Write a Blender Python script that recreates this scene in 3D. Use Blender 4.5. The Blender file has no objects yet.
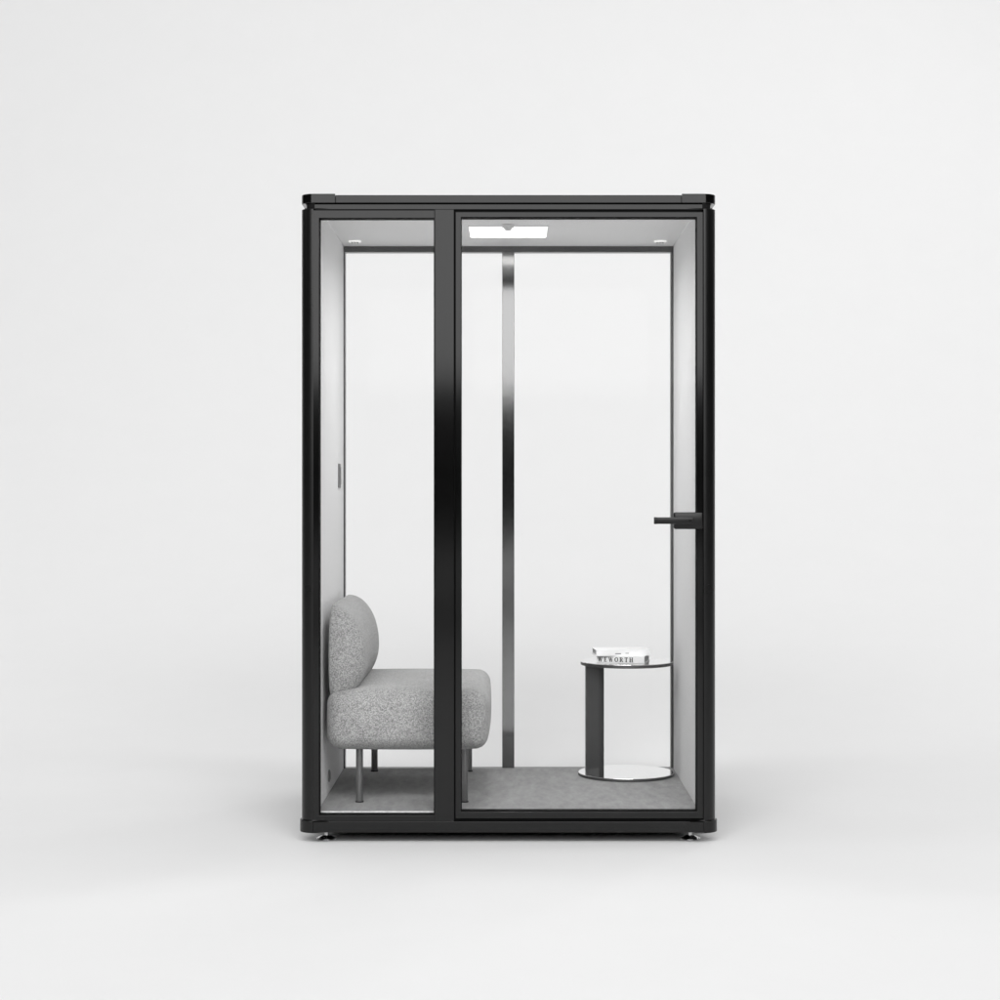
import bpy, bmesh, math, random
from mathutils import Vector, Matrix
random.seed(4)
scene = bpy.context.scene
COL = scene.collection
R = math.radians

# ------------------------------------------------------------------ materials
def new_mat(name):
    m = bpy.data.materials.new(name); m.use_nodes = True
    return m, m.node_tree.nodes, m.node_tree.links, m.node_tree.nodes['Principled BSDF']

def plain(name, col, rough=.5, metal=0, ior=1.45, spec=.5, bump=0, bscale=400, rvar=0, cvar=0, cscale=30, stretch=(1,1,1)):
    m, N, L, p = new_mat(name)
    c = (col, col, col) if not isinstance(col, tuple) else col
    p.inputs['Base Color'].default_value = (*c, 1)
    p.inputs['Roughness'].default_value = rough
    p.inputs['Metallic'].default_value = metal
    p.inputs['IOR'].default_value = ior
    p.inputs['Specular IOR Level'].default_value = spec
    tc = N.new('ShaderNodeTexCoord')
    mp = N.new('ShaderNodeMapping'); mp.inputs['Scale'].default_value = stretch
    L.new(tc.outputs['Object'], mp.inputs['Vector'])
    if bump:
        n = N.new('ShaderNodeTexNoise'); n.inputs['Scale'].default_value = bscale; n.inputs['Detail'].default_value = 3
        L.new(mp.outputs[0], n.inputs['Vector'])
        b = N.new('ShaderNodeBump'); b.inputs['Strength'].default_value = bump; b.inputs['Distance'].default_value = .002
        L.new(n.outputs['Fac'], b.inputs['Height']); L.new(b.outputs[0], p.inputs['Normal'])
    if rvar:
        n = N.new('ShaderNodeTexNoise'); n.inputs['Scale'].default_value = 9; n.inputs['Detail'].default_value = 5
        L.new(mp.outputs[0], n.inputs['Vector'])
        r = N.new('ShaderNodeMapRange'); r.inputs['To Min'].default_value = max(0, rough-rvar); r.inputs['To Max'].default_value = rough+rvar
        L.new(n.outputs['Fac'], r.inputs['Value']); L.new(r.outputs[0], p.inputs['Roughness'])
    if cvar:
        n = N.new('ShaderNodeTexNoise'); n.inputs['Scale'].default_value = cscale; n.inputs['Detail'].default_value = 8; n.inputs['Roughness'].default_value = .65
        L.new(mp.outputs[0], n.inputs['Vector'])
        r = N.new('ShaderNodeValToRGB')
        r.color_ramp.elements[0].position = .3; r.color_ramp.elements[1].position = .7
        r.color_ramp.elements[0].color = (*[x*(1-cvar) for x in c], 1)
        r.color_ramp.elements[1].color = (*[min(1, x*(1+cvar)) for x in c], 1)
        L.new(n.outputs['Fac'], r.inputs['Fac']); L.new(r.outputs[0], p.inputs['Base Color'])
    return m

def glass_mat(name, ior, tint=1.0):
    m, N, L, p = new_mat(name)
    out = [n for n in N if n.type == 'OUTPUT_MATERIAL'][0]
    N.remove(p)
    t = N.new('ShaderNodeBsdfTransparent'); t.inputs['Color'].default_value = (tint, tint, tint, 1)
    g = N.new('ShaderNodeBsdfGlossy'); g.inputs['Roughness'].default_value = .03
    f = N.new('ShaderNodeFresnel'); f.inputs['IOR'].default_value = ior
    mx = N.new('ShaderNodeMixShader')
    L.new(f.outputs[0], mx.inputs['Fac']); L.new(t.outputs[0], mx.inputs[1]); L.new(g.outputs[0], mx.inputs[2])
    L.new(mx.outputs[0], out.inputs['Surface'])
    return m

def emit_mat(name, strength):
    m, N, L, p = new_mat(name)
    p.inputs['Base Color'].default_value = (.9, .9, .9, 1)
    p.inputs['Emission Color'].default_value = (1, .99, .97, 1)
    p.inputs['Emission Strength'].default_value = strength
    return m

def fabric_mat(name):
    m, N, L, p = new_mat(name)
    tc = N.new('ShaderNodeTexCoord')
    v = N.new('ShaderNodeTexVoronoi'); v.inputs['Scale'].default_value = 310; v.inputs['Randomness'].default_value = .85
    L.new(tc.outputs['Object'], v.inputs['Vector'])
    n = N.new('ShaderNodeTexNoise'); n.inputs['Scale'].default_value = 330; n.inputs['Detail'].default_value = 2
    L.new(tc.outputs['Object'], n.inputs['Vector'])
    big = N.new('ShaderNodeTexNoise'); big.inputs['Scale'].default_value = 14; big.inputs['Detail'].default_value = 4
    L.new(tc.outputs['Object'], big.inputs['Vector'])
    sep = N.new('ShaderNodeSeparateColor'); L.new(v.outputs['Color'], sep.inputs[0])
    a = N.new('ShaderNodeMath'); a.operation = 'MULTIPLY_ADD'; a.inputs[1].default_value = .42
    L.new(sep.outputs[0], a.inputs[0])
    s = N.new('ShaderNodeMath'); s.operation = 'MULTIPLY'; s.inputs[1].default_value = -.55; L.new(v.outputs['Distance'], s.inputs[0])
    s2 = N.new('ShaderNodeMath'); s2.operation = 'ADD'; s2.inputs[1].default_value = .58; L.new(s.outputs[0], s2.inputs[0])
    L.new(s2.outputs[0], a.inputs[2])
    ramp = N.new('ShaderNodeValToRGB'); e = ramp.color_ramp.elements
    e[0].position = .12; e[0].color = (.11, .11, .11, 1)
    e[1].position = .86; e[1].color = (.56, .56, .556, 1)
    k = e.new(.4); k.color = (.275, .275, .273, 1)
    L.new(a.outputs[0], ramp.inputs['Fac'])
    mul = N.new('ShaderNodeMix'); mul.data_type = 'RGBA'; mul.blend_type = 'MULTIPLY'; mul.inputs[0].default_value = 1
    br = N.new('ShaderNodeMapRange'); br.inputs['From Min'].default_value = .3; br.inputs['From Max'].default_value = .7
    br.inputs['To Min'].default_value = .9; br.inputs['To Max'].default_value = 1.06
    L.new(big.outputs['Fac'], br.inputs['Value'])
    L.new(ramp.outputs[0], mul.inputs[6]); L.new(br.outputs[0], mul.inputs[7])
    L.new(mul.outputs[2], p.inputs['Base Color'])
    p.inputs['Roughness'].default_value = .95; p.inputs['Specular IOR Level'].default_value = .15
    p.inputs['Sheen Weight'].default_value = .35; p.inputs['Sheen Roughness'].default_value = .5
    b = N.new('ShaderNodeBump'); b.inputs['Strength'].default_value = .55; b.inputs['Distance'].default_value = .003; b.invert = True
    L.new(v.outputs['Distance'], b.inputs['Height']); L.new(b.outputs[0], p.inputs['Normal'])
    return m

M = dict(
    black=plain('black_coated_metal', .002, .10, rvar=.02),
    post=plain('black_post_metal', .002, .29, rvar=.05),
    groove=plain('black_rubber', .006, .7, spec=.1),
    mullion=plain('back_mullion_metal', .22, .09, metal=1, rvar=.01),
    bframe=plain('back_frame_metal', .12, .30, metal=1, rvar=.03),
    felt=plain('pale_felt', .90, .95, spec=.1, bump=.25, bscale=900, cvar=.03, cscale=120),
    ceil=plain('ceiling_paint', .90, .8, spec=.2, cvar=.02, cscale=40),
    carpet=plain('grey_carpet', .34, .95, spec=.08, bump=.5, bscale=700, cvar=.16, cscale=34, stretch=(1, .33, 1)),
    outer=plain('outer_panel', .03, .35),
    glass=glass_mat('clear_glass', 1.13),
    edge=plain('pale_edge_strip', .80, .35, cvar=.25, cscale=60),
    chrome=plain('polished_steel', .86, .07, metal=1, rvar=.03),
    foot=plain('foot_steel', .6, .15, metal=1),
    steel=plain('table_post_steel', .04, .25),
    rim=plain('rim_dark_reflection', .13, .48, metal=1),  # dark reflection along the polished disc edges, put into the colour
    leg=plain('dark_leg_metal', .17, .3, metal=.6),
    fabric=fabric_mat('grey_boucle'),
    led=emit_mat('led_diffuser', 2.4), spot=emit_mat('spot_diffuser', .45),
    plastic=plain('white_plastic', .78, .4),
    slot=plain('dark_slot', .08, .5),
    gpanel=plain('grey_control', .20, .5),
    paper=plain('page_paper', .55, .9, cvar=.25, cscale=500, stretch=(.02, .02, 1)),
    cover=plain('white_cover', .92, .4, cvar=.02, cscale=30),
    ink=plain('black_ink', .012, .6),
    grink=plain('grey_ink', .3, .6),
    studio=plain('studio_white', .80, .85, spec=.15, cvar=.006, cscale=3),
)

# ------------------------------------------------------------------ helpers
def empty(name, loc, label, cat):
    o = bpy.data.objects.new(name, None); COL.objects.link(o)
    o.location = loc; o.empty_display_size = .2
    o['label'] = label; o['category'] = cat
    return o

def root_loc(p):
    v = Vector((0, 0, 0))
    while p is not None:
        v += p.location; p = p.parent
    return v

def obj(name, bm, mats, parent=None, smooth=None):
    """link bm (world coordinates) as one mesh object whose origin sits at its own centre"""
    bmesh.ops.recalc_face_normals(bm, faces=bm.faces)
    c = Vector((0, 0, 0))
    for v in bm.verts: c += v.co
    c /= max(1, len(bm.verts))
    for v in bm.verts: v.co -= c
    me = bpy.data.meshes.new(name)
    bm.to_mesh(me); bm.free()
    for m in (mats if isinstance(mats, (list, tuple)) else [mats]): me.materials.append(m)
    if smooth is not None:
        me.shade_smooth()
        me.set_sharp_from_angle(angle=R(smooth))
    o = bpy.data.objects.new(name, me); COL.objects.link(o)
    o.location = c - root_loc(parent)
    if parent: o.parent = parent
    return o

def add_box(bm, x0, x1, y0, y1, z0, z1, bev=0, seg=2, mi=0, mat=None):
    r = bmesh.ops.create_cube(bm, size=1)
    vs = r['verts']
    for v in vs:
        v.co = Vector((x0+(v.co.x+.5)*(x1-x0), y0+(v.co.y+.5)*(y1-y0), z0+(v.co.z+.5)*(z1-z0)))
    fs = list({f for v in vs for f in v.link_faces})
    for f in fs: f.material_index = mi
    if bev:
        es = list({e for v in vs for e in v.link_edges})
        rr = bmesh.ops.bevel(bm, geom=es, offset=bev, segments=seg, profile=.5, affect='EDGES')
        vs = list({v for f in rr['faces'] for v in f.verts} | {v for v in vs if v.is_valid})
    if mat is not None:
        bmesh.ops.transform(bm, matrix=mat, verts=vs)
    return vs

def box(name, x0, x1, y0, y1, z0, z1, mat, parent, bev=.0012, seg=2):
    bm = bmesh.new(); add_box(bm, x0, x1, y0, y1, z0, z1, bev, seg)
    return obj(name, bm, mat, parent, smooth=16)

def prism(bm, pts, z0, z1, bev=0, mi=0):
    n = len(pts)
    a = [bm.verts.new((x, y, z0)) for x, y in pts]
    b = [bm.verts.new((x, y, z1)) for x, y in pts]
    fs = [bm.faces.new(a[::-1]), bm.faces.new(b)]
    for i in range(n):
        fs.append(bm.faces.new((a[i], a[(i+1) % n], b[(i+1) % n], b[i])))
    for f in fs: f.material_index = mi
    bmesh.ops.recalc_face_normals(bm, faces=bm.faces)
    if bev:
        es = list({e for f in fs[:2] for e in f.edges})
        bmesh.ops.bevel(bm, geom=es, offset=bev, segments=2, profile=.5, affect='EDGES')

def cyl(bm, cx, cy, z0, z1, r0, r1=None, n=48, bev=0):
    r1 = r0 if r1 is None else r1
    a = [bm.verts.new((cx+r0*math.cos(t), cy+r0*math.sin(t), z0)) for t in [2*math.pi*i/n for i in range(n)]]
    b = [bm.verts.new((cx+r1*math.cos(t), cy+r1*math.sin(t), z1)) for t in [2*math.pi*i/n for i in range(n)]]
    fs = [bm.faces.new(a[::-1]), bm.faces.new(b)]
    for i in range(n): bm.faces.new((a[i], a[(i+1) % n], b[(i+1) % n], b[i]))
    bmesh.ops.recalc_face_normals(bm, faces=bm.faces)
    if bev:
        es = list({e for f in fs for e in f.edges})
        bmesh.ops.bevel(bm, geom=es, offset=bev, segments=2, profile=.5, affect='EDGES')

def ring_frame(bm, x0, x1, z0, z1, l, r, b, t, y0, y1, bev=.001):
    """rectangular frame standing in the XZ plane, mitred corners"""
    o = [(x0, z0), (x1, z0), (x1, z1), (x0, z1)]
    i = [(x0+l, z0+b), (x1-r, z0+b), (x1-r, z1-t), (x0+l, z1-t)]
    V = {}
    for k, y in enumerate((y0, y1)):
        for q in range(4):
            V[k, 'o', q] = bm.verts.new((o[q][0], y, o[q][1]))
            V[k, 'i', q] = bm.verts.new((i[q][0], y, i[q][1]))
    for q in range(4):
        w = (q+1) % 4
        for k in (0, 1):
            bm.faces.new((V[k, 'o', q], V[k, 'o', w], V[k, 'i', w], V[k, 'i', q]))
        for s in 'oi':
            bm.faces.new((V[0, s, q], V[0, s, w], V[1, s, w], V[1, s, q]))
    bmesh.ops.recalc_face_normals(bm, faces=bm.faces)
    bm.normal_update()
    if bev:
        es = [e for e in bm.edges if len(e.link_faces) == 2 and e.calc_face_angle(0) > .5]
        bmesh.ops.bevel(bm, geom=es, offset=bev, segments=2, profile=.5, affect='EDGES')

def corner_pts(sx, sy, x_in, x_out, y_in, y_out, r, n=12):
    """plan of a square corner piece whose outer corner is rounded; sx, sy = outward signs"""
    pts = [(x_in, y_in), (x_out, y_in)]
    cx, cy = x_out - sx*r, y_out - sy*r
    for i in range(n+1):
        t = math.pi/2*i/n
        pts.append((cx+sx*r*math.cos(t), cy+sy*r*math.sin(t)))
    pts.append((x_in, y_out))
    return pts

# ------------------------------------------------------------------ measures (metres)
HW, DEP = .75, 1.20           # half width and depth of the booth
CAMZ = 1.256
FLOOR, CEIL = .106, 2.305
WALL = .695
YB = 1.108                    # inner plane of the back frame

# ------------------------------------------------------------------ studio floor and backdrop
SX, YF, YC, RC, ZT = 30, -70, 2.2, 9.0, 14
bm = bmesh.new()
nx, ny = 8, 12
g = [[bm.verts.new((-SX+2*SX*i/nx, YF+(YC-YF)*j/ny, 0)) for i in range(nx+1)] for j in range(ny+1)]
for j in range(ny):
    for i in range(nx): bm.faces.new((g[j][i], g[j][i+1], g[j+1][i+1], g[j+1][i]))
o = obj('floor', bm, M['studio'], smooth=60); o['kind'] = 'structure'
bm = bmesh.new()
prof = [(YC+RC*math.sin(t), RC-RC*math.cos(t)) for t in [math.pi/2*i/40 for i in range(41)]] + [(YC+RC, RC+(ZT-RC)*k/4) for k in range(1, 5)]
g = [[bm.verts.new((-SX+2*SX*i/nx, y, z)) for i in range(nx+1)] for y, z in prof]
for j in range(len(prof)-1):
    for i in range(nx): bm.faces.new((g[j][i], g[j][i+1], g[j+1][i+1], g[j+1][i]))
o = obj('backdrop', bm, M['studio'], smooth=60); o['kind'] = 'structure'

# ------------------------------------------------------------------ the booth
pod = empty('office_booth', (0, DEP/2, 0), 'black framed glass office booth with pale padded side walls, standing on the white studio floor', 'booth')

# base with proud rounded corner caps
box('base_beam', -.706, .706, .001, DEP-.001, .038, .0775, M['black'], pod)
for sx in (-1, 1):
    for sy, y_out, y_in in ((-1, -.005, .06), (1, DEP+.005, DEP-.06)):
        bm = bmesh.new(); prism(bm, corner_pts(sx, sy, sx*.7062, sx*(HW+.007), y_in, y_out, .052), .037, .081, .002)
        obj('corner_cap', bm, M['post'], pod, smooth=16)
        bm = bmesh.new(); prism(bm, corner_pts(sx, sy, sx*.7085, sx*HW, y_in, y_out-sy*.005, .046), .0811, 2.290, .002)
        obj('corner_post', bm, M['post'], pod, smooth=16)
        # recessed neck that leaves the light notch under the roof corner
        bm = bmesh.new(); prism(bm, corner_pts(sx, sy, sx*.7, sx*(HW-.019), y_in, y_out-sy*.005, .03), 2.2901, 2.3088, 0)
        obj('post_neck', bm, M['groove'], pod, smooth=16)
        bm = bmesh.new(); prism(bm, corner_pts(sx, sy, sx*.625, sx*HW, sy*.45+DEP/2, y_out-sy*.003, .046), 2.309, 2.3425, .002)
        obj('roof_corner', bm, M['black'], pod, smooth=16)
# side panels between the posts
for sx in (-1, 1):
    a, b = sorted((sx*.7215, sx*.742))
    box('side_panel', a, b, .0605, DEP-.0605, .0785, 2.300, M['outer'], pod)
    a, b = sorted((sx*WALL, sx*.721))
    box('wall_lining', a, b, .052, YB+.03, .082, 2.3085, M['felt'], pod, bev=.003)
# roof
box('roof', -.6245, .6245, .0005, DEP-.0005, 2.3095, 2.338, M['black'], pod, bev=.002)
box('ceiling', -.6935, .6935, .06, YB+.002, CEIL, 2.309, M['ceil'], pod, bev=0)
box('top_beam', -.708, .708, .004, .055, 2.2865, 2.3055, M['black'], pod)
box('rubber_seal', -.70, .70, .012, .050, 2.278, 2.2862, M['groove'], pod, bev=0)
box('rubber_seal', -.70, .70, .012, .05, 2.3056, 2.3092, M['groove'], pod, bev=0)
# floor
bm = bmesh.new(); add_box(bm, -.6945, .6945, .060, YB+.004, .080, FLOOR, .003, 2)
obj('carpet_floor', bm, M['carpet'], pod, smooth=16)
bm = bmesh.new(); add_box(bm, -.690, -.268, .0555, .0596, .1005, FLOOR-.0005, .001)
obj('floor_edge_strip', bm, M['edge'], pod, smooth=16)  # pale strip along the carpet's front edge
# rear frame
bm = bmesh.new(); ring_frame(bm, -.706, .706, .079, 2.3045, .706-.6886, .706-.6845, .1045-.079, 2.3045-2.2796, YB+.0045, YB+.05)
obj('back_frame', bm, M['bframe'], pod, smooth=16)
box('back_mullion', -.0265, .0245, YB+.006, YB+.048, .1046, 2.2795, M['mullion'], pod)
box('back_glass', -.690, -.0266, YB+.022, YB+.032, .100, 2.284, M['glass'], pod, bev=0)
box('back_glass', .0246, .690, YB+.022, YB+.032, .100, 2.284, M['glass'], pod, bev=0)

# front: fixed window with the wide upright
bm = bmesh.new(); ring_frame(bm, -.7075, -.2665, .0782, 2.2835, .0245, .0025, .0216, .0285, .0012, .050)
win = obj('front_window', bm, M['black'], pod, smooth=16)
bm = bmesh.new(); ring_frame(bm, -.684, -.2675, .0985, 2.2565, .0026, .0022, .0030, .0030, .006, .046, 0)
obj('window_gasket', bm, M['groove'], win)
box('window_pane', -.6815, -.2695, .024, .034, .1008, 2.254, M['glass'], win, bev=0)
box('upright', -.2662, -.1965, .0006, .052, .0779, 2.2862, M['black'], pod)
box('rubber_seal', -.1963, -.1915, .012, .050, .0800, 2.2775, M['groove'], pod, bev=0)
box('rubber_seal', .7020, .7083, .012, .050, .0800, 2.2775, M['groove'], pod, bev=0)
box('rubber_seal', -.1913, .7018, .014, .050, .0778, .0890, M['groove'], pod, bev=0)

# front: glass door
bm = bmesh.new(); ring_frame(bm, -.191, .7013, .0895, 2.2765, .020, .0223, .0235, .0185, -.001, .044)
door = obj('door', bm, M['black'], pod, smooth=16)
bm = bmesh.new(); ring_frame(bm, -.172, .680, .111, 2.260, .0026, .0026, .0058, .0050, .004, .040, 0)
obj('door_gasket', bm, M['groove'], door)
box('door_pane', -.1697, .6777, .020, .030, .1142, 2.2554, M['glass'], door, bev=0)
# handle: rounded plate clamped over the glass edge, lever reaching left
zc = CAMZ-(520.8-495)/277.3
bm = bmesh.new()
add_box(bm, .597, .7005, -.0105, -.0013, zc-.030, zc+.031, .0055, 3)
obj('handle_plate', bm, M['post'], door, smooth=16)
bm = bmesh.new(); add_box(bm, .598, .676, .0302, .0395, zc-.029, zc+.030, .0045, 3)
obj('handle_plate', bm, M['post'], door, smooth=16)
bm = bmesh.new()
add_box(bm, .521, .662, -.064, -.053, zc-.0105, zc+.0135, .003, 3)
add_box(bm, .5205, .5305, -.0645, -.040, zc-.011, zc+.014, .002, 3)
add_box(bm, .632, .663, -.056, -.0100, zc-.010, zc+.013, .003, 3)
obj('handle_lever', bm, M['post'], door, smooth=16)
bm = bmesh.new()
add_box(bm, .644, .655, -.0655, -.0638, zc-.001, zc+.004, .0007, 2)
obj('key_slot', bm, M['groove'], door, smooth=16)

# levelling feet
for fx, fy in ((-.6645, .085), (.6625, .085), (-.6645, DEP-.085), (.6625, DEP-.085)):
    bm = bmesh.new()
    cyl(bm, fx, fy, .0005, .006, .039, .038, 40, .0015)
    cyl(bm, fx, fy, .0055, .0145, .034, .014, 40)
    cyl(bm, fx, fy, .0135, .040, .009, .009, 24)
    obj('levelling_foot', bm, M['foot'], pod, smooth=16)

# ceiling fittings
lamp = box('ceiling_light', -.158, .156, .532, .818, CEIL-.0035, CEIL-.0002, M['plastic'], pod, bev=.001)
bm = bmesh.new(); add_box(bm, -.153, .151, .537, .812, CEIL-.006, CEIL-.0036, .0008)
obj('light_diffuser', bm, M['led'], lamp, smooth=16)
bm = bmesh.new()
cyl(bm, -.002, .500, CEIL-.012, CEIL-.0005, .024, .026, 40, .002)
cyl(bm, -.002, .500, CEIL-.024, CEIL-.0118, .010, .020, 40, .002)
obj('motion_sensor', bm, M['plastic'], pod, smooth=16)
for vx in (-.634, .626):
    bm = bmesh.new(); cyl(bm, vx, .955, CEIL-.006, CEIL-.0004, .024, .026, 40, .0015)
    v = obj('ceiling_spotlight', bm, M['spot'], pod, smooth=16)
    for k in range(3):
        bm = bmesh.new()
        add_box(bm, vx-.0155+k*.0115, vx-.0085+k*.0115, .942, .970, CEIL-.0080, CEIL-.0061, .0005)
        obj('louvre', bm, M['slot'], v)
# left wall fittings
bm = bmesh.new(); add_box(bm, -WALL+.0002, -WALL+.007, .858, .915, 1.285, 1.384, .002, 2)
cp = obj('control_panel', bm, M['gpanel'], pod, smooth=16)
bm = bmesh.new()
for k in range(3): add_box(bm, -WALL+.0071, -WALL+.0088, .863+k*.017, .876+k*.017, 1.300, 1.370, .0008)
obj('switch', bm, M['gpanel'], cp, smooth=16)
bm = bmesh.new()
rot = Matrix.Translation((-WALL, .465, .172)) @ Matrix.Rotation(R(90), 4, 'Y')
cyl(bm, 0, 0, .0003, .006, .024, .023, 32, .001)
bmesh.ops.transform(bm, matrix=rot, verts=bm.verts)
gr = obj('power_socket', bm, M['gpanel'], pod, smooth=16)
bm = bmesh.new(); cyl(bm, 0, 0, .0061, .0072, .015, .015, 32)
bmesh.ops.transform(bm, matrix=rot, verts=bm.verts)
obj('socket_face', bm, M['slot'], gr, smooth=16)

# ------------------------------------------------------------------ sofa
sofa = empty('sofa', (-.37, .625, FLOOR), 'light grey boucle upholstered armless sofa on dark legs, backed against the left booth wall', 'sofa')

def cushion(x0, x1, y0, y1, z0, z1, r, puff, n=22):
    bm = bmesh.new()
    bmesh.ops.create_cube(bm, size=2)
    bmesh.ops.subdivide_edges(bm, edges=bm.edges, cuts=n, use_grid_fill=True)
    c = Vector(((x0+x1)/2, (y0+y1)/2, (z0+z1)/2)); h = Vector(((x1-x0)/2, (y1-y0)/2, (z1-z0)/2))
    for v in bm.verts:
        u = v.co.copy()
        # spread the rows toward the corners so the rounding has enough geometry
        u = Vector([math.copysign(abs(t)**.75, t) for t in u])
        p = Vector((u.x*h.x, u.y*h.y, u.z*h.z))
        q = Vector([max(-(h[i]-r[i]), min(h[i]-r[i], p[i])) for i in range(3)])
        d = Vector([(p[i]-q[i])/r[i] for i in range(3)])
        if d.length > 1e-6:
            m = max(abs(t) for t in d)
            d = d.normalized()*m
            p = q + Vector([d[i]*r[i] for i in range(3)])
        s = Vector((p.x/h.x, p.y/h.y, p.z/h.z))
        for i in range(3):
            a, b = [k for k in range(3) if k != i]
            p[i] += math.copysign(puff[i], s[i])*abs(s[i])**2*(1-s[a]**2)*(1-s[b]**2)
        v.co = c + p
    return bm
bm = cushion(-.676, -.076, .175, 1.075, .309, .530, (.048, .065, .055), (.008, .014, .016))
obj('seat', bm, M['fabric'], sofa, smooth=80)

def backrest():
    bm = bmesh.new()
    x0, dx, zc_, hz, y0, y1, re = -.674, .137, .641, .203, .198, 1.06, .085
    nt, nl = 40, 44
    ring = []
    for j in range(nl+1):
        f = j/nl
        y = y0+(y1-y0)*(.5-.5*math.cos(math.pi*f))
        e = min(y-y0, y1-y)
        k = 1 if e >= re else (1-(1-e/re)**2.4)**(1/2.4)
        k = max(k, .02)
        row = []
        for i in range(nt+1):               # half superellipse: bulging front
            t = -math.pi/2+math.pi*i/nt
            ct, st = math.cos(t), math.sin(t)
            x = abs(ct)**(2/2.02)*dx*(.35+.65*k)*(k**.35)
            z = math.copysign(abs(st)**(2/2.05), st)*(hz if st > 0 else .160)*(.55+.45*k)*(k**.35)
            row.append(bm.verts.new((x0+.012+x*.92, y, zc_+z)))
        for i in range(1, 9):               # gently rounded rear
            f_ = 1-2*i/9; z = zc_+(hz if f_ > 0 else .160)*(.55+.45*k)*(k**.35)*f_
            row.append(bm.verts.new((x0+.012-.012*math.sin(math.pi*i/9)**.5*k, y, z)))
        ring.append(row)
    n = len(ring[0])
    for j in range(nl):
        for i in range(n): bm.faces.new((ring[j][i], ring[j][(i+1) % n], ring[j+1][(i+1) % n], ring[j+1][i]))
    bm.faces.new(ring[0]); bm.faces.new(ring[-1][::-1])
    return bm
obj('backrest', backrest(), M['fabric'], sofa, smooth=80)
for lx in (-.558, -.165):
    for ly in (.255, 1.02):
        bm = bmesh.new(); cyl(bm, lx, ly, FLOOR+.004, .318, .0134, .0134, 28)
        lg = obj('leg', bm, M['leg'], sofa, smooth=16)
        bm = bmesh.new(); cyl(bm, lx, ly, FLOOR+.0002, FLOOR+.0039, .0152, .0150, 28)
        obj('glide', bm, M['groove'], lg, smooth=16)

# ------------------------------------------------------------------ side table
TX, TY = .4845, .925
table = empty('side_table', (TX, TY, FLOOR), 'round polished steel side table with one dark post, beside the right booth wall', 'side table')
bm = bmesh.new(); cyl(bm, TX-.001, TY-.005, FLOOR+.0005, FLOOR+.013, .196, .196, 96, .0006)
base_o = obj('base', bm, M['chrome'], table, smooth=16)
def rim(cx, cy, z0, z1, r0, r1, par):  # added ring that carries the painted dark reflection of a disc edge
    b2 = bmesh.new(); n = 96; rows = []
    for r, z in ((r0, z0), (r1, z0+.001), (r1, z1-.001), (r0, z1)):
        rows.append([b2.verts.new((cx+r*math.cos(2*math.pi*i/n), cy+r*math.sin(2*math.pi*i/n), z)) for i in range(n)])
    for k in range(4):
        for i in range(n):
            b2.faces.new((rows[k][i], rows[k][(i+1) % n], rows[(k+1) % 4][(i+1) % n], rows[(k+1) % 4][i]))
    return obj('rim', b2, M['rim'], par, smooth=30)
rim(TX-.001, TY-.005, FLOOR+.0007, FLOOR+.0118, .1955, .1968, base_o)
ZTAB = .574
bm = bmesh.new(); cyl(bm, TX+.002, TY-.003, ZTAB-.014, ZTAB, .189, .189, 96, .0006)
top_o = obj('tabletop', bm, M['chrome'], table, smooth=16)
rim(TX+.002, TY-.003, ZTAB-.0142, ZTAB-.0016, .1885, .190, top_o)
bm = bmesh.new()
px0, px1 = .3155, .391
pts = [(px0, .955), (px0, .870), (px1-.024, .864)]
for i in range(9):
    t = -math.pi/2+math.pi/2*i/8
    pts.append((px1-.024+.024*math.cos(t), .888+.024*math.sin(t)))
pts += [(px1, .955)]
prism(bm, pts, FLOOR+.0132, ZTAB-.0142, 0)
obj('post', bm, M['steel'], table, smooth=16)

# ------------------------------------------------------------------ books
def letter_quads(ch):
    T, t, s = .24, .09, .07          # thick, thin, serif height
    def bar(x0, z0, x1, z1, w): return [(x0-w/2, z0), (x0+w/2, z0), (x1+w/2, z1), (x1-w/2, z1)]
    def rect(x0, z0, x1, z1): return [(x0, z0), (x1, z0), (x1, z1), (x0, z1)]
    if ch == 'W':
        return 1.25, [bar(.16, 1, .40, 0, T), bar(.40, 0, .60, 1, t), bar(.60, 1, .86, 0, T), bar(.86, 0, 1.08, 1, t),
                      rect(0, .93, .34, 1.001), rect(.93, .93, 1.25, 1.001)]
    if ch == 'E':
        return .8, [rect(.1, 0, .1+T, 1), rect(0, 0, .74, t), rect(0, 1-t, .72, 1.001), rect(.3, .46, .56, .55),
                    rect(.65, .02, .74, .28), rect(.64, .74, .72, .99), rect(.5, .36, .56, .65)]
    if ch == 'O':
        q = []; n = 20
        for i in range(n):
            a, b = 2*math.pi*i/n, 2*math.pi*(i+1)/n
            f = lambda u, rx, rz: (.48+rx*math.cos(u), .5+rz*math.sin(u))
            q.append([f(a, .48, .51), f(b, .48, .51), f(b, .25, .42), f(a, .25, .42)])
        return .96, q
    if ch == 'R':
        q = [rect(.1, 0, .1+T, 1), rect(0, 0, .44, s), rect(0, 1-s, .4, 1.001), bar(.48, .5, .82, 0, T), rect(.74, 0, .98, s)]
        n = 12
        for i in range(n):
            a, b = -math.pi/2+math.pi*i/n, -math.pi/2+math.pi*(i+1)/n
            f = lambda u, rx, rz: (.4+rx*math.cos(u), .74+rz*math.sin(u))
            q.append([f(a, .42, .26), f(b, .42, .26), f(b, .2, .18), f(a, .2, .18)])
        return .95, q
    if ch == 'T':
        return .85, [rect(.31, 0, .31+T, 1), rect(0, 1-t, .85, 1.001), rect(.19, 0, .67, s), rect(0, .72, .08, .99), rect(.77, .72, .85, .99)]
    if ch == 'H':
        return 1., [rect(.1, 0, .1+T, 1), rect(.68, 0, .68+T, 1), rect(.3, .46, .7, .54),
                    rect(0, 0, .44, s), rect(0, 1-s, .44, 1.001), rect(.57, 0, 1.02, s), rect(.57, 1-s, 1.02, 1.001)]

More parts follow.
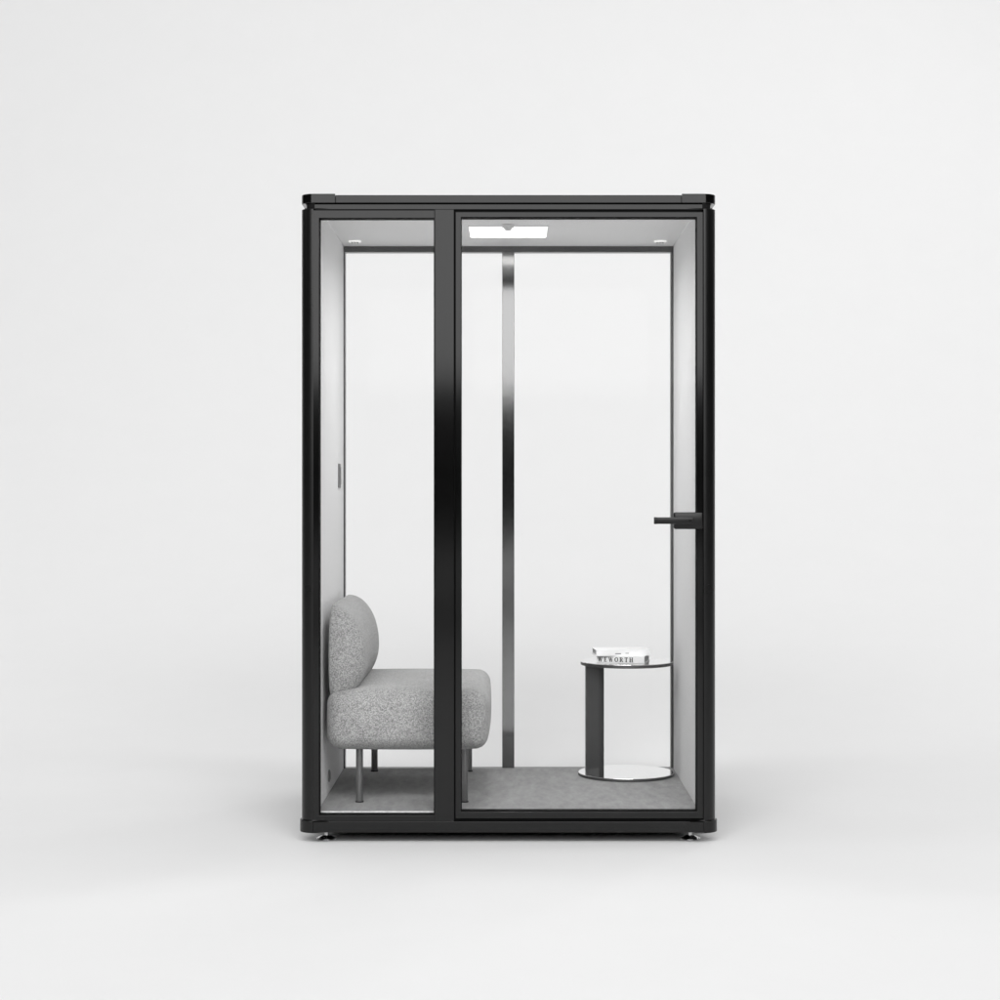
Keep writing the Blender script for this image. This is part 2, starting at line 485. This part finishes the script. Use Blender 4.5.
def book(name, label, cx, cy, z0, w, d, h, rot, text=None, marks=False):
    bk = empty(name, (cx, cy, z0), label, 'book')
    mt = Matrix.Translation((cx, cy, z0)) @ Matrix.Rotation(R(rot), 4, 'Z')
    th = .0028
    bm = bmesh.new()
    add_box(bm, -w/2, w/2, -d/2, d/2, 0, th, .0006)
    add_box(bm, -w/2, w/2, -d/2, d/2, h-th, h, .0006)
    add_box(bm, -w/2, w/2, -d/2, -d/2+th, th, h-th, 0)
    bmesh.ops.transform(bm, matrix=mt, verts=bm.verts)
    cov = obj('cover', bm, M['cover'], bk, smooth=16)
    bm = bmesh.new()
    add_box(bm, -w/2+.003, w/2-.003, -d/2+th+.0002, d/2-.004, th+.0002, h-th-.0002, 0)
    bmesh.ops.transform(bm, matrix=mt, verts=bm.verts)
    obj('page_block', bm, M['paper'], bk)
    def flat(nm, quads, mat):
        b2 = bmesh.new()
        for qi, q in enumerate(quads):
            yy = -d/2-.0005-.00002*qi
            b2.faces.new([b2.verts.new((x, yy, z)) for x, z in q])
        r = bmesh.ops.extrude_face_region(b2, geom=b2.faces[:])
        bmesh.ops.translate(b2, vec=(0, .00048, 0), verts=[v for v in r['geom'] if isinstance(v, bmesh.types.BMVert)])
        bmesh.ops.transform(b2, matrix=mt, verts=b2.verts)
        obj(nm, b2, mat, cov)
    if text:
        H = .0185; x = -w/2+.006; span = .144
        tot = sum(letter_quads(c)[0] for c in text)*H*.82
        gap = (span-tot)/(len(text)-1)
        Q = []
        for c in text:
            wd, qs = letter_quads(c)
            for q in qs: Q.append([(x+px*H*.82, .0052+pz*H) for px, pz in q])
            x += wd*H*.82+gap
        flat('spine_lettering', Q, M['ink'])
    if marks:
        flat('spine_print', [[(-.034, .007), (-.010, .007), (-.010, .011), (-.034, .011)],
                             [(.008, .009), (.022, .009), (.022, .012), (.008, .012)]], M['grink'])
    return bk
BX, BY = .470, .888
book('book', 'white book lettered WEWORTH on its spine, lying on the round table under another book', BX, BY, ZTAB+.0003, .196, .150, .0290, -13, text='WEWORTH')
book('book', 'plain white book lying on top of the lettered book on the round table', BX-.010, BY+.004, ZTAB+.0295, .222, .142, .0245, 5, marks=True)

# ------------------------------------------------------------------ light
def area(name, loc, target, sx, sy, power):
    l = bpy.data.lights.new(name, 'AREA'); l.shape = 'RECTANGLE'; l.size = sx; l.size_y = sy; l.energy = power
    o = bpy.data.objects.new(name, l); COL.objects.link(o); o.location = loc
    o.rotation_euler = (Vector(target)-Vector(loc)).to_track_quat('-Z', 'Y').to_euler()
    return o
area('overhead_softbox', (0, 1.2, 8), (0, 1.2, 0), 24, 12, 300)
bl = area('backdrop_softbox', (0, 5.5, 11.5), (0, 11, 5.6), 26, 2.5, 555); bl.data.spread = R(150)
ft = area('front_top_softbox', (0, -7.5, 7.5), (0, 2.0, 0), 16, 3, 298); ft.data.spread = R(90)
area('front_softbox', (0, -10.5, 6.0), (0, -9.5, 6.0), 11, 7.4, 690)
area('rear_softbox', (0, -27, 9.5), (0, -27, 0), 24, 22, 2400)
area('side_softbox', (-11, -1, 7.5), (0, 1, 0), 4, 4, 165)
area('side_softbox', (11, 2, 7.5), (0, 1, 0), 4, 4, 165)
area('rim_softbox', (5.5, 8.0, 9.0), (0, .6, 0), .9, .9, 60)
la = area('ceiling_lamp', (-.001, .6745, CEIL-.0075), (-.001, .6745, 0), .29, .26, 5.2)
la.data.spread = R(164)

w = bpy.data.worlds.new('World'); scene.world = w; w.use_nodes = True
w.node_tree.nodes['Background'].inputs['Color'].default_value = (.02, .02, .02, 1)
w.node_tree.nodes['Background'].inputs['Strength'].default_value = 1

# ------------------------------------------------------------------ camera
cam = bpy.data.cameras.new('Camera'); co = bpy.data.objects.new('Camera', cam); COL.objects.link(co)
co.location = (0, -6.6, CAMZ); co.rotation_euler = (R(90), 0, 0)
cam.sensor_width = 36; cam.sensor_fit = 'HORIZONTAL'; cam.lens = 36*1.830
cam.shift_x = -.0085; cam.shift_y = -.005
cam.clip_start = .1; cam.clip_end = 200
scene.camera = co

scene.render.engine = 'CYCLES'
scene.cycles.max_bounces = 12; scene.cycles.diffuse_bounces = 6; scene.cycles.glossy_bounces = 6
scene.cycles.transparent_max_bounces = 16
scene.cycles.caustics_reflective = False; scene.cycles.caustics_refractive = False
scene.cycles.sample_clamp_indirect = 6
vs = scene.view_settings
vs.view_transform = 'Standard'; vs.look = 'None'; vs.exposure = 0; vs.gamma = 1; vs.use_curve_mapping = False
